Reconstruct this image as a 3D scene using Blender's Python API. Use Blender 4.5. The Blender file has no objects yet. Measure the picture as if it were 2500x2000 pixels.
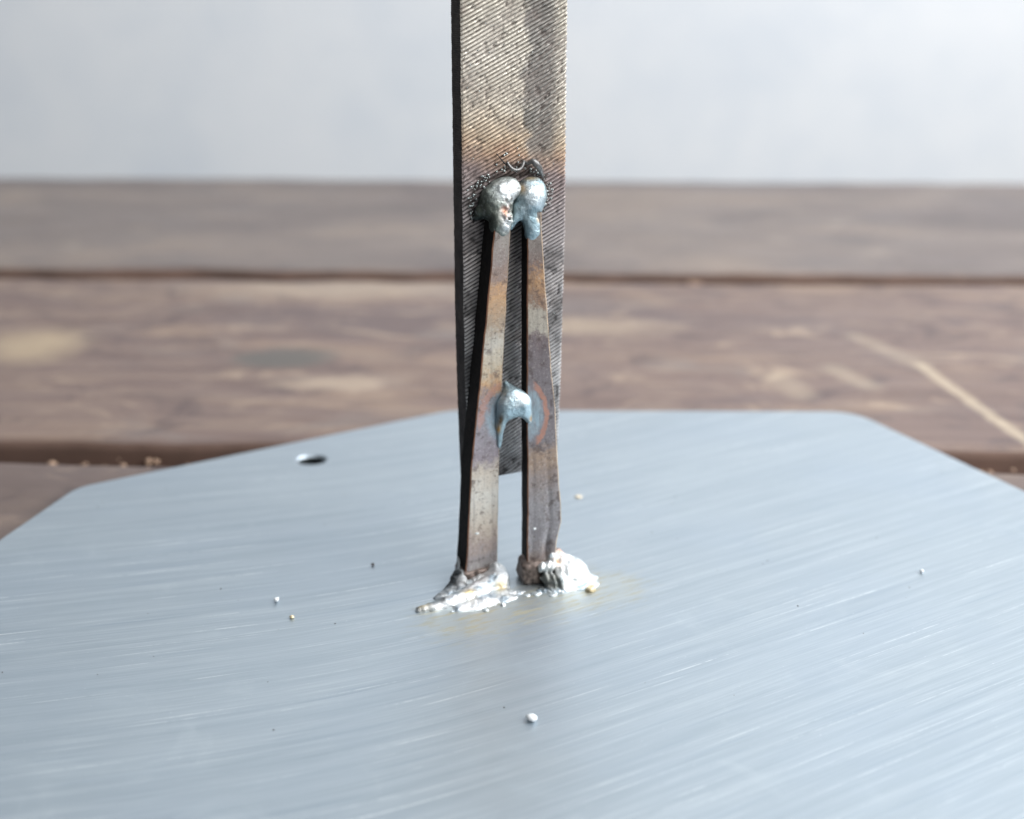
import bpy, bmesh, math, random
import numpy as np
from mathutils import Vector, Matrix

random.seed(7); rng = np.random.default_rng(7)
MM = 0.001
scene = bpy.context.scene
COL = scene.collection
R = math.radians

# ------------------------------------------------------------------ camera, light, exposure
cam_d = bpy.data.cameras.new('camera'); cam = bpy.data.objects.new('camera', cam_d); COL.objects.link(cam)
cam.location = (0, -0.201, 0.1054); cam.rotation_euler = (R(70), 0, 0)
cam_d.sensor_fit = 'HORIZONTAL'; cam_d.sensor_width = 36; cam_d.lens = 51.84
cam_d.clip_start = 0.005; cam_d.clip_end = 50
cam_d.dof.use_dof = True; cam_d.dof.focus_distance = 0.2115; cam_d.dof.aperture_fstop = 15.0
scene.camera = cam

world = bpy.data.worlds.new('World'); scene.world = world; world.use_nodes = True
wb = world.node_tree.nodes['Background']
wb.inputs[0].default_value = (0.80, 0.90, 1.0, 1); wb.inputs[1].default_value = 0.115

def area(name, loc, target, sx, sy, power, col):
    d = bpy.data.lights.new(name, 'AREA'); d.shape = 'RECTANGLE'; d.size = sx; d.size_y = sy
    d.energy = power; d.color = col
    o = bpy.data.objects.new(name, d); COL.objects.link(o); o.location = loc
    o.rotation_euler = (Vector(target) - Vector(loc)).to_track_quat('-Z', 'Y').to_euler()
    return o
area('front_window_light', (0.52, -0.40, 0.55), (0.03, 0.15, 0), 0.55, 0.6, 5.2, (1.0, 0.985, 0.96))
area('side_window_light', (0.56, 0.06, 0.52), (-0.44, 0.18, 0.22), 0.6, 0.6, 9.9, (0.985, 0.99, 1.0))
area('ceiling_light', (0.10, 0.05, 1.25), (0.0, 0.15, 0), 1.0, 0.7, 4.0, (0.92, 0.97, 1.0))

vs = scene.view_settings
vs.view_transform = 'Standard'; vs.look = 'None'; vs.exposure = 0.0; vs.gamma = 1.0; vs.use_curve_mapping = False
scene.render.engine = 'CYCLES'
scene.cycles.use_denoising = True
scene.cycles.max_bounces = 8

# ------------------------------------------------------------------ helpers
def lin(r, g, b):
    f = lambda c: (c / 255 / 12.92) if c <= 10.3 else ((c / 255 + 0.055) / 1.055) ** 2.4
    return (f(r), f(g), f(b))

_lat = rng.random((32, 32, 32)) * 2 - 1
def vnoise(P, s=1.0, off=0.0):
    Q = np.asarray(P, float) * s + off
    i = np.floor(Q).astype(int); f = Q - i; f = f * f * (3 - 2 * f); i &= 31; j = (i + 1) & 31
    x0, y0, z0 = i[..., 0], i[..., 1], i[..., 2]; x1, y1, z1 = j[..., 0], j[..., 1], j[..., 2]
    fx, fy, fz = f[..., 0], f[..., 1], f[..., 2]; L = _lat
    a = L[x0, y0, z0] * (1 - fx) + L[x1, y0, z0] * fx; b = L[x0, y1, z0] * (1 - fx) + L[x1, y1, z0] * fx
    c = L[x0, y0, z1] * (1 - fx) + L[x1, y0, z1] * fx; d = L[x0, y1, z1] * (1 - fx) + L[x1, y1, z1] * fx
    return (a * (1 - fy) + b * fy) * (1 - fz) + (c * (1 - fy) + d * fy) * fz
def fbm(P, s=1.0, o=3, off=0.0):
    t = 0; a = 1.0
    for k in range(o):
        t = t + a * vnoise(P, s, off + 7.3 * k); s *= 2.1; a *= 0.5
    return t

class NT:
    """tiny node-graph helper"""
    def __init__(self, name):
        self.mat = bpy.data.materials.new(name); self.mat.use_nodes = True
        self.t = self.mat.node_tree; self.bsdf = self.t.nodes['Principled BSDF']
    def put(self, sock, v):
        if isinstance(v, bpy.types.NodeSocket): self.t.links.new(v, sock)
        elif isinstance(v, (tuple, list)) and len(v) == 3 and len(sock.default_value) == 4: sock.default_value = (*v, 1)
        else: sock.default_value = v
    def m(self, op, a, b=None, c=None, clamp=False):
        n = self.t.nodes.new('ShaderNodeMath'); n.operation = op; n.use_clamp = clamp
        for k, v in enumerate((a, b, c)):
            if v is not None: self.put(n.inputs[k], v)
        return n.outputs[0]
    def pos(self, scale=1000.0):
        n = self.t.nodes.new('ShaderNodeTexCoord'); s = self.t.nodes.new('ShaderNodeVectorMath'); s.operation = 'SCALE'
        self.t.links.new(n.outputs['Object'], s.inputs[0]); s.inputs['Scale'].default_value = scale
        x = self.t.nodes.new('ShaderNodeSeparateXYZ'); self.t.links.new(s.outputs[0], x.inputs[0])
        return s.outputs[0], x.outputs[0], x.outputs[1], x.outputs[2]
    def vec(self, x, y, z):
        n = self.t.nodes.new('ShaderNodeCombineXYZ')
        for k, v in enumerate((x, y, z)): self.put(n.inputs[k], v)
        return n.outputs[0]
    def noise(self, v, scale, detail=3.0, rough=0.55, dist=0.0):
        n = self.t.nodes.new('ShaderNodeTexNoise'); self.put(n.inputs['Vector'], v)
        n.inputs['Scale'].default_value = scale; n.inputs['Detail'].default_value = detail
        n.inputs['Roughness'].default_value = rough; n.inputs['Distortion'].default_value = dist
        return n.outputs[0]
    def ramp(self, f, stops, interp='LINEAR'):
        n = self.t.nodes.new('ShaderNodeValToRGB'); self.put(n.inputs[0], f); e = n.color_ramp.elements
        n.color_ramp.interpolation = interp
        while len(e) < len(stops): e.new(0.5)
        for k, (p, c) in enumerate(stops):
            e[k].position = p
            e[k].color = (*c, 1) if isinstance(c, (tuple, list)) else (c, c, c, 1)
        return n.outputs[0]
    def step(self, v, a, b):
        n = self.t.nodes.new('ShaderNodeMapRange'); n.interpolation_type = 'SMOOTHSTEP'
        self.put(n.inputs[0], v); n.inputs[1].default_value = a; n.inputs[2].default_value = b
        return n.outputs[0]
    def mix(self, f, a, b, mode='MIX'):
        n = self.t.nodes.new('ShaderNodeMix'); n.data_type = 'RGBA'; n.blend_type = mode
        self.put(n.inputs[0], f); self.put(n.inputs[6], a); self.put(n.inputs[7], b)
        return n.outputs[2]
    def attr(self, name):
        n = self.t.nodes.new('ShaderNodeAttribute'); n.attribute_name = name
        return n
    def bump(self, h, dist, strength=1.0, normal=None):
        n = self.t.nodes.new('ShaderNodeBump'); self.put(n.inputs['Height'], h)
        n.inputs['Distance'].default_value = dist; n.inputs['Strength'].default_value = strength
        if normal is not None: self.put(n.inputs['Normal'], normal)
        return n.outputs[0]
    def out(self, color=None, rough=None, metal=None, normal=None, **kw):
        for k, v in (('Base Color', color), ('Roughness', rough), ('Metallic', metal), ('Normal', normal)):
            if v is not None: self.put(self.bsdf.inputs[k], v)
        for k, v in kw.items(): self.put(self.bsdf.inputs[k], v)
        return self.mat
    def seg(self, x, y, ax, ay, bx, by):
        """distance from the point x, y to the segment a-b"""
        dx, dy = bx - ax, by - ay; L = dx * dx + dy * dy
        px = self.m('SUBTRACT', x, ax); py = self.m('SUBTRACT', y, ay)
        t = self.m('DIVIDE', self.m('ADD', self.m('MULTIPLY', px, dx), self.m('MULTIPLY', py, dy)), L, clamp=True)
        ex = self.m('SUBTRACT', px, self.m('MULTIPLY', t, dx)); ey = self.m('SUBTRACT', py, self.m('MULTIPLY', t, dy))
        return self.m('SQRT', self.m('ADD', self.m('MULTIPLY', ex, ex), self.m('MULTIPLY', ey, ey)))

def mesh(name, V, F, mats, parent=None, smooth=None, mi=None):
    """V in millimetres"""
    me = bpy.data.meshes.new(name)
    me.from_pydata((np.asarray(V, float) * MM).tolist(), [], [list(map(int, f)) for f in F])
    for m in (mats if isinstance(mats, (list, tuple)) else [mats]): me.materials.append(m)
    if mi is not None: me.polygons.foreach_set('material_index', np.asarray(mi, np.int32))
    if smooth is not None:
        me.polygons.foreach_set('use_smooth', np.ones(len(me.polygons), bool))
        if smooth < 180: me.set_sharp_from_angle(angle=R(smooth))
    me.update(); me.validate()
    o = bpy.data.objects.new(name, me); COL.objects.link(o)
    if parent: o.parent = parent
    return o
def color_attr(o, name, C):
    a = o.data.color_attributes.new(name, 'FLOAT_COLOR', 'POINT')
    C = np.asarray(C, np.float32)
    if C.shape[1] == 3: C = np.concatenate([C, np.ones((len(C), 1), np.float32)], 1)
    a.data.foreach_set('color', C.ravel())
def tag(o, label=None, cat=None, group=None, kind=None):
    for k, v in (('label', label), ('category', cat), ('group', group), ('kind', kind)):
        if v: o[k] = v
    return o

def surface_nets(f, lo, hi, h):
    ax = [np.arange(lo[k], hi[k] + h, h) for k in range(3)]
    G = np.stack(np.meshgrid(*ax, indexing='ij'), -1); D = f(G)
    n = np.array(D.shape) - 1; S = D < 0
    cs = [(a, b, c) for a in (0, 1) for b in (0, 1) for c in (0, 1)]
    sub = lambda A, c: A[c[0]:c[0] + n[0], c[1]:c[1] + n[1], c[2]:c[2] + n[2]]
    cnt = sum(sub(S, c).astype(int) for c in cs); act = (cnt > 0) & (cnt < 8)
    I = np.argwhere(act); acc = np.zeros((len(I), 3)); num = np.zeros(len(I))
    ids = -np.ones(act.shape, int); ids[act] = np.arange(len(I))
    for c in cs:
        for k in range(3):
            if c[k]: continue
            e = list(c); e[k] = 1
            A = I + np.array(c); B = I + np.array(e)
            da = D[tuple(A.T)]; db = D[tuple(B.T)]; x = (da < 0) != (db < 0)
            t = np.where(x, da / np.where(x, da - db, 1), 0)
            p = A.astype(float); p[:, k] += t
            acc[x] += p[x]; num[x] += 1
    V = np.array(lo) + acc / num[:, None] * h
    F = []
    for k in range(3):
        u, v = (k + 1) % 3, (k + 2) % 3
        sl0 = [slice(None)] * 3; sl1 = [slice(None)] * 3
        sl0[k] = slice(0, -1); sl1[k] = slice(1, None)
        x = S[tuple(sl0)] != S[tuple(sl1)]
        E = np.argwhere(x)
        E = E[(E[:, u] > 0) & (E[:, v] > 0) & (E[:, u] < n[u]) & (E[:, v] < n[v])]
        q = []
        for du, dv in ((1, 1), (0, 1), (0, 0), (1, 0)):
            C = E.copy(); C[:, u] -= du; C[:, v] -= dv; q.append(ids[tuple(C.T)])
        q = np.stack(q, 1); ins = S[tuple(E.T)]
        q[~ins] = q[~ins][:, ::-1]
        F.append(q)
    return V, np.concatenate(F)
def ell(P, c, r):
    q = (P - np.array(c)) / np.array(r); k = np.linalg.norm(q, axis=-1)
    return (k - 1) * min(r)
def cap(P, a, b, ra, rb, sz=(1, 1, 1)):
    s = np.array(sz); P = P * s; a = np.array(a) * s; b = np.array(b) * s; d = b - a
    t = np.clip(((P - a) @ d) / (d @ d), 0, 1)
    return np.linalg.norm(P - a - t[..., None] * d, axis=-1) - (ra + (rb - ra) * t)
def su(a, b, k):
    h = np.clip(0.5 + 0.5 * (b - a) / k, 0, 1)
    return b * (1 - h) + a * h - k * h * (1 - h)
def spot(P, c, r):
    q = (P - np.array(c)) / np.array(r)
    return np.exp(-(q * q).sum(-1))
def blend(C, w, col):
    w = np.clip(w, 0, 1)[:, None]
    return C * (1 - w) + np.array(col) * w
def tube(path, rad, n=8):
    path = np.array(path, float); V = []; F = []
    T = np.gradient(path, axis=0); T /= np.linalg.norm(T, axis=1)[:, None]
    ref = np.array([0.2, -1, 0.1])
    for i, p in enumerate(path):
        a = np.cross(T[i], ref); a /= np.linalg.norm(a); b = np.cross(T[i], a)
        for k in range(n):
            w = 2 * math.pi * k / n; V.append(p + rad[i] * (math.cos(w) * a + math.sin(w) * b))
    for i in range(len(path) - 1):
        for k in range(n):
            F.append((i * n + k, i * n + (k + 1) % n, (i + 1) * n + (k + 1) % n, (i + 1) * n + k))
    F.append(tuple(range(n))[::-1]); F.append(tuple((len(path) - 1) * n + k for k in range(n)))
    return np.array(V), F
def spline(pts, n=40):
    P = np.array(pts, float); k = np.linspace(0, len(P) - 1, n); o = []
    for t in k:
        i = min(int(t), len(P) - 2); f = t - i
        p0, p1, p2, p3 = P[max(i - 1, 0)], P[i], P[i + 1], P[min(i + 2, len(P) - 1)]
        o.append(0.5 * (2 * p1 + (p2 - p0) * f + (2 * p0 - 5 * p1 + 4 * p2 - p3) * f * f + (3 * p1 - p0 - 3 * p2 + p3) * f ** 3))
    return np.array(o)
def pebble(c, r, seed, flat=1.0, sub=2):
    bm = bmesh.new(); bmesh.ops.create_icosphere(bm, subdivisions=sub, radius=1)
    V = np.array([v.co[:] for v in bm.verts]); F = [[v.index for v in f.verts] for f in bm.faces]; bm.free()
    V = V * (1 + 0.28 * fbm(V, 1.3, 2, seed * 3.7))[:, None]
    return np.array(c) + V * np.array([r, r, r * flat]), F
def join(parts):
    V = []; F = []; o = 0
    for v, f in parts:
        V.append(v); F += [[i + o for i in q] for q in f]; o += len(v)
    return np.concatenate(V), F

# ------------------------------------------------------------------ materials
def mat_wall():
    n = NT('white_plaster'); p, x, y, z = n.pos()
    a = n.noise(p, 0.012, 3, 0.6); b = n.noise(p, 0.05, 2, 0.5)
    f = n.m('ADD', n.m('MULTIPLY', a, 0.75), n.m('MULTIPLY', b, 0.25))
    c = n.ramp(f, [(0.30, (0.75, 0.795, 0.85)), (0.52, (0.825, 0.855, 0.89)), (0.70, (0.865, 0.885, 0.91))])
    return n.out(c, 0.7, 0.0, n.bump(n.noise(p, 0.4, 4), 0.0006, 0.4))

def mat_wood():
    n = NT('weathered_wood'); p, x, y, z = n.pos()
    warp = n.m('MULTIPLY', n.m('SUBTRACT', n.noise(n.vec(n.m('MULTIPLY', x, 0.006), n.m('MULTIPLY', y, 0.02), 0.0), 1.0, 2), 0.5), 26.0)
    yy = n.m('ADD', y, warp)
    g = n.noise(n.vec(n.m('MULTIPLY', x, 0.012), n.m('MULTIPLY', yy, 0.16), z), 1.0, 6, 0.6, 0.4)
    fine = n.noise(n.vec(n.m('MULTIPLY', x, 0.05), n.m('MULTIPLY', yy, 1.6), z), 1.0, 4, 0.65)
    blot = n.noise(n.vec(n.m('MULTIPLY', x, 0.022), n.m('MULTIPLY', y, 0.045), z), 1.0, 4, 0.6, 0.6)
    info = n.t.nodes.new('ShaderNodeObjectInfo').outputs['Random']
    big = n.noise(n.vec(n.m('MULTIPLY', x, 0.010), n.m('MULTIPLY', y, 0.026), n.m('MULTIPLY', info, 40.0)), 1.0, 5, 0.62, 0.8)
    bl2 = n.noise(n.vec(n.m('MULTIPLY', x, 0.045), n.m('MULTIPLY', y, 0.07), 5.0), 1.0, 5, 0.65, 1.2)
    c = n.ramp(g, [(0.30, lin(104, 85, 79)), (0.5, lin(119, 100, 93)), (0.72, lin(133, 114, 102))])
    c = n.mix(n.m('MULTIPLY', n.step(big, 0.50, 0.68), 0.7), c, lin(146, 124, 106))
    c = n.mix(n.m('MULTIPLY', n.step(big, 0.48, 0.30), 0.7), c, lin(98, 84, 84))
    c = n.mix(n.m('MULTIPLY', n.step(bl2, 0.54, 0.70), 0.65), c, lin(168, 148, 128))
    c = n.mix(n.m('MULTIPLY', n.step(bl2, 0.47, 0.34), 0.75), c, lin(88, 73, 72))
    c = n.mix(n.m('MULTIPLY', n.step(blot, 0.52, 0.70), 0.4), c, lin(134, 128, 124))
    c = n.mix(n.m('MULTIPLY', n.step(fine, 0.55, 0.30), 0.18), c, lin(82, 70, 66))
    far = n.step(y, 204.0, 212.0)                                  # the board by the wall has weathered greyer
    c = n.mix(n.m('MULTIPLY', far, 0.62), c, n.ramp(big, [(0.3, lin(94, 89, 89)), (0.5, lin(118, 112, 109)), (0.72, lin(138, 127, 119))]))
    c = n.mix(n.m('MULTIPLY', n.step(y, 72.0, 66.0), 0.55), c, n.ramp(bl2, [(0.35, lin(78, 68, 65)), (0.6, lin(98, 86, 82)), (0.75, lin(112, 92, 82))]))
    # knot, pale worn patches, scratches
    e = lambda cx, cy, rx, ry: n.m('SQRT', n.m('ADD', n.m('POWER', n.m('DIVIDE', n.m('SUBTRACT', x, cx), rx), 2.0), n.m('POWER', n.m('DIVIDE', n.m('SUBTRACT', y, cy), ry), 2.0)))
    jit = n.m('MULTIPLY', n.m('SUBTRACT', n.noise(p, 0.12, 3), 0.5), 1.1)
    def patch(col, d, a, b, amt):
        nonlocal c
        c = n.mix(n.m('MULTIPLY', n.step(n.m('ADD', d, jit), b, a), amt), c, lin(*col))
    patch((90, 88, 84), e(-59, 131, 13.0, 8.0), 0.55, 1.25, 0.85)
    patch((186, 166, 136), e(-121, 139, 13, 15), 0.2, 1.4, 0.6)
    patch((178, 162, 144), e(-50, 192, 42, 9), 0.3, 1.4, 0.5)
    patch((196, 176, 150), e(8, 160, 30, 8), 0.4, 1.3, 0.4)
    patch((192, 172, 150), e(-42, 113, 16, 6), 0.3, 1.3, 0.55)
    jit2 = n.m('MULTIPLY', n.m('SUBTRACT', n.noise(p, 0.2, 3), 0.5), 2.6)
    for (ax, ay, bx, by, w, amt) in ((92, 130, 105.5, 66, 1.3, 0.5), (81, 153, 92, 130, 2.4, 0.22), (71, 127, 77, 115, 2.6, 0.25), (57, 121, 61, 109, 3.0, 0.22)):
        d = n.m('ADD', n.seg(x, y, ax, ay, bx, by), jit2)
        c = n.mix(n.m('MULTIPLY', n.step(d, w * 1.9, w * 0.3), amt), c, lin(206, 190, 164))
    hgt = n.m('ADD', n.m('MULTIPLY', g, 0.6), n.m('MULTIPLY', fine, 0.4))
    ro = n.ramp(blot, [(0.3, 0.42), (0.7, 0.62)])
    return n.out(c, ro, 0.0, n.bump(hgt, 0.0008, 0.6))

def mat_plate():
    n = NT('brushed_steel'); p, x, y, z = n.pos()
    t = n.m('DIVIDE', n.m('ADD', x, 18.0), 22.0)
    h = n.m('ADD', n.m('MULTIPLY', x, 0.43), n.m('MULTIPLY', n.m('LOGARITHM', n.m('COSH', t), math.e), 0.19 * 22))
    s = n.m('SUBTRACT', y, h)
    def streak(ax, ay, d=3, r=0.6): return n.noise(n.vec(n.m('MULTIPLY', x, ax), n.m('MULTIPLY', s, ay), 0.0), 1.0, d, r)
    s1 = streak(0.014, 0.5, 4, 0.7); s2 = streak(0.06, 4.2, 4, 0.65); s3 = streak(0.03, 1.9, 2, 0.5)
    s4 = streak(0.10, 7.0, 2, 0.5)
    cloud = n.noise(p, 0.03, 3, 0.5)
    v = n.m('ADD', n.m('MULTIPLY', s1, 0.4), n.m('ADD', n.m('MULTIPLY', s2, 0.35), n.m('MULTIPLY', s4, 0.25)))
    c = n.ramp(v, [(0.32, lin(158, 171, 180)), (0.5, lin(177, 188, 196)), (0.68, lin(200, 209, 214))])
    c = n.mix(n.m('MULTIPLY', n.step(cloud, 0.4, 0.7), 0.25), c, lin(172, 186, 200))
    c = n.mix(n.m('MULTIPLY', n.m('MULTIPLY', n.step(s3, 0.62, 0.72), n.step(n.noise(p, 0.35, 4, 0.7), 0.34, 0.56)), 0.60), c, lin(232, 237, 239))       # single bright scratches
    c = n.mix(n.m('MULTIPLY', n.step(s3, 0.38, 0.28), 0.38), c, lin(138, 156, 174))
    spk = n.m('MULTIPLY', n.step(n.noise(p, 2.6, 2, 0.6), 0.68, 0.74), n.step(s2, 0.50, 0.62))
    c = n.mix(n.m('MULTIPLY', spk, 0.7), c, lin(244, 248, 248))
    smg = n.noise(p, 0.055, 5, 0.7, 1.5)
    c = n.mix(n.m('MULTIPLY', n.step(smg, 0.55, 0.75), 0.22), c, lin(206, 214, 218))
    # dried yellow flux smeared round the welded feet
    d = n.seg(x, y, -8.0, -4.0, 15.0, 7.0)
    fl = n.noise(n.vec(n.m('MULTIPLY', x, 0.28), n.m('MULTIPLY', s, 0.9), 3.0), 1.0, 4, 0.65)
    m = n.m('MULTIPLY', n.step(d, 10.5, 1.5), n.step(fl, 0.47, 0.66))
    hz = n.m('MULTIPLY', n.step(n.m('ADD', d, n.m('MULTIPLY', n.m('SUBTRACT', fl, 0.5), 8.0)), 7.0, 3.0), 0.35)
    c = n.mix(hz, c, lin(196, 198, 188))
    c = n.mix(n.m('MULTIPLY', m, 0.55), c, lin(190, 176, 130))
    ro = n.m('ADD', n.m('ADD', n.m('MULTIPLY', s2, 0.14), 0.35), n.m('MULTIPLY', n.step(smg, 0.45, 0.7), 0.06))
    ro = n.m('ADD', ro, n.m('MULTIPLY', m, 0.2))
    hh = n.m('ADD', n.m('MULTIPLY', s1, 0.5), n.m('ADD', n.m('MULTIPLY', s2, 0.3), n.m('MULTIPLY', s4, 0.16)))
    return n.out(c, ro, 0.82, n.bump(hh, 0.00018, 0.5))

def heat_ramp(n, v, z0, z1, stops):
    f = n.m('DIVIDE', n.m('SUBTRACT', v, z0), z1 - z0)
    st = sorted((max(0.0, min(1.0, (z - z0) / (z1 - z0))), lin(*c)) for z, c in stops)
    return n.ramp(f, st)

def mat_file():
    n = NT('heat_tinted_file_steel'); p, x, y, z = n.pos()
    w = n.m('MULTIPLY', n.m('SUBTRACT', n.noise(p, 0.16, 4, 0.6), 0.5), 9.0)
    zz = n.m('ADD', n.m('ADD', z, w), n.m('MULTIPLY', n.m('SUBTRACT', x, 10.8), 0.18))
    c = heat_ramp(n, zz, 10, 95, [(12, (196, 200, 205)), (30, (200, 202, 204)), (44, (198, 196, 196)), (58, (180, 174, 175)), (63, (158, 144, 144)),
                                  (66.5, (200, 172, 148)), (69, (212, 194, 170)), (73, (220, 213, 198)), (80, (224, 220, 210)), (90, (216, 213, 200))])
    g = n.noise(p, 0.22, 5, 0.62)
    side = n.step(n.m('ADD', x, n.m('MULTIPLY', n.m('SUBTRACT', n.noise(p, 0.3, 4), 0.5), 9.0)), 11.5, 13.5)
    up = n.m('MULTIPLY', n.step(z, 63.0, 68.0), n.step(x, 18.6, 16.4))
    c = n.mix(n.m('MULTIPLY', n.m('MULTIPLY', side, up), 0.85), c, lin(138, 139, 137))      # grey clogged patch
    c = n.mix(n.m('MULTIPLY', n.step(g, 0.56, 0.72), 0.5), c, lin(150, 138, 132))
    sp = n.noise(p, 2.6, 3, 0.7)
    c = n.mix(n.m('MULTIPLY', n.step(sp, 0.66, 0.74), 0.7), c, lin(236, 238, 236))
    gr = n.attr('groove').outputs['Fac']
    dark_d = n.m('MINIMUM', n.seg(x, z, 9.6, 64.4, 12.2, 64.6), n.seg(x, z, 12.2, 64.9, 15.6, 62.6))
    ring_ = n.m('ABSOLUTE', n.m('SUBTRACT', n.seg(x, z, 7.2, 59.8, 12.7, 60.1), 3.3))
    dark_d = n.m('MINIMUM', dark_d, n.m('ADD', ring_, 0.1))
    dark_d = n.m('ADD', dark_d, n.m('MULTIPLY', n.m('SUBTRACT', n.noise(p, 1.4, 3), 0.5), 1.6))
    c = n.mix(n.m('MULTIPLY', n.step(dark_d, 1.0, 0.15), 0.9), c, lin(46, 44, 44))  # dark marks along the turnings and in a ring round the weld lobes
    c = n.mix(0.16, c, lin(120, 106, 96))
    low = n.step(z, 66.0, 58.0)                                     # grooves coloured darker on the lower part of the file
    c = n.mix(n.m('MULTIPLY', gr, n.m('ADD', n.m('MULTIPLY', low, 0.22), 0.72)), c, n.mix(low, lin(92, 80, 76), lin(46, 44, 45)))
    return n.out(c, n.m('ADD', n.m('MULTIPLY', gr, 0.15), 0.54), 0.6, n.bump(n.noise(p, 3.5, 3), 0.00008, 0.5))

def mat_file_side():
    n = NT('dark_file_edge'); p, x, y, z = n.pos()
    c = n.ramp(n.noise(p, 0.6, 4), [(0.3, lin(44, 42, 44)), (0.7, lin(78, 74, 72))])
    return n.out(c, 0.6, 0.5, n.bump(n.noise(p, 3.0, 3), 0.0001, 0.5))

def mat_nail(name, stops, arc, dull):
    n = NT(name); p, x, y, z = n.pos()
    w = n.m('MULTIPLY', n.m('SUBTRACT', n.noise(p, 0.55, 5, 0.65), 0.5), 7.5)
    zz = n.m('ADD', n.m('ADD', z, w), n.m('MULTIPLY', n.m('SUBTRACT', n.noise(p, 2.6, 4, 0.7), 0.5), 4.0))
    c = heat_ramp(n, zz, -2, 60, stops)
    c = n.mix(dull, c, lin(106, 96, 91))
    sp = n.noise(p, 2.4, 5, 0.75); bl = n.noise(p, 0.75, 5, 0.7)
    c = n.mix(n.m('MULTIPLY', n.step(sp, 0.54, 0.66), 0.55), c, lin(104, 92, 88))
    c = n.mix(n.m('MULTIPLY', n.step(sp, 0.45, 0.34), 0.40), c, lin(222, 218, 208))
    c = n.mix(n.m('MULTIPLY', n.step(bl, 0.53, 0.64), 0.65), c, lin(92, 80, 78))
    long_ = n.noise(n.vec(n.m('MULTIPLY', x, 1.6), n.m('MULTIPLY', y, 1.4), n.m('MULTIPLY', z, 0.05)), 1.0, 4)
    c = n.mix(n.m('MULTIPLY', n.step(long_, 0.48, 0.72), 0.35), c, lin(112, 106, 108))
    # blue and salmon temper rings round the bridging weld
    cx, cz, rx, rz, side = arc[:5]
    ex = n.m('DIVIDE', n.m('SUBTRACT', x, cx), rx); ez = n.m('DIVIDE', n.m('SUBTRACT', z, cz), rz)
    d = n.m('SQRT', n.m('ADD', n.m('MULTIPLY', ex, ex), n.m('MULTIPLY', ez, ez)))
    d = n.m('ADD', d, n.m('MULTIPLY', n.m('SUBTRACT', n.noise(p, 0.9, 6, 0.7), 0.5), 0.42))
    st = n.noise(n.vec(n.m('MULTIPLY', x, 2.2), n.m('MULTIPLY', y, 1.0), n.m('MULTIPLY', z, 0.5)), 1.0, 4, 0.65)
    c = n.mix(n.m('MULTIPLY', n.step(d, 1.0, 0.72), n.m('ADD', n.m('MULTIPLY', n.step(st, 0.35, 0.6), 0.5), 0.35)), c, lin(164, 188, 200))
    ring = n.m('MULTIPLY', n.step(d, 0.90, 0.96), n.step(d, 1.16, 1.10))
    ring = n.m('MULTIPLY', ring, n.step(n.m('MULTIPLY', n.m('ADD', x, n.m('MULTIPLY', n.m('SUBTRACT', z, 27.0), arc[6])), arc[5]), arc[7], arc[7] + 0.7))
    c = n.mix(n.m('MULTIPLY', n.m('MULTIPLY', ring, side), n.ramp(sp, [(0.35, 0.55), (0.6, 1.0)])), c, lin(196, 144, 124))
    return n.out(c, n.ramp(sp, [(0.3, 0.36), (0.7, 0.52)]), 0.68, n.bump(sp, 0.00012, 0.6))

def mat_nail_side():  # near-black surface for the nails' sides, backs and ends
    n = NT('black_nail_side'); p, x, y, z = n.pos()
    c = n.ramp(n.noise(p, 1.2, 4, 0.7), [(0.35, lin(20, 19, 19)), (0.7, lin(42, 38, 36))])
    return n.out(c, 0.75, 0.0, n.bump(n.noise(p, 2.5, 3), 0.0001, 0.5), **{'Specular IOR Level': 0.2})

def mat_weld():
    n = NT('weld_metal'); p, x, y, z = n.pos()
    a = n.attr('tint')
    f = n.noise(p, 1.3, 4, 0.65)
    c = n.mix(n.m('MULTIPLY', n.step(f, 0.52, 0.72), 0.30), a.outputs['Color'], lin(228, 234, 238))
    c = n.mix(n.m('MULTIPLY', n.step(f, 0.46, 0.30), 0.30), c, lin(110, 128, 136))
    return n.out(c, a.outputs['Alpha'], 0.85, n.bump(n.noise(p, 1.9, 5, 0.7), 0.00030, 0.8))

def plain(name, col, rough, metal, ns=2.0, var=0.3):
    n = NT(name); p, x, y, z = n.pos()
    k = n.noise(p, ns, 3)
    c = n.ramp(k, [(0.3, tuple(v * (1 - var) for v in lin(*col))), (0.7, tuple(min(1, v * (1 + var)) for v in lin(*col)))])
    return n.out(c, rough, metal, n.bump(k, 0.0001, 0.4))

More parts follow.
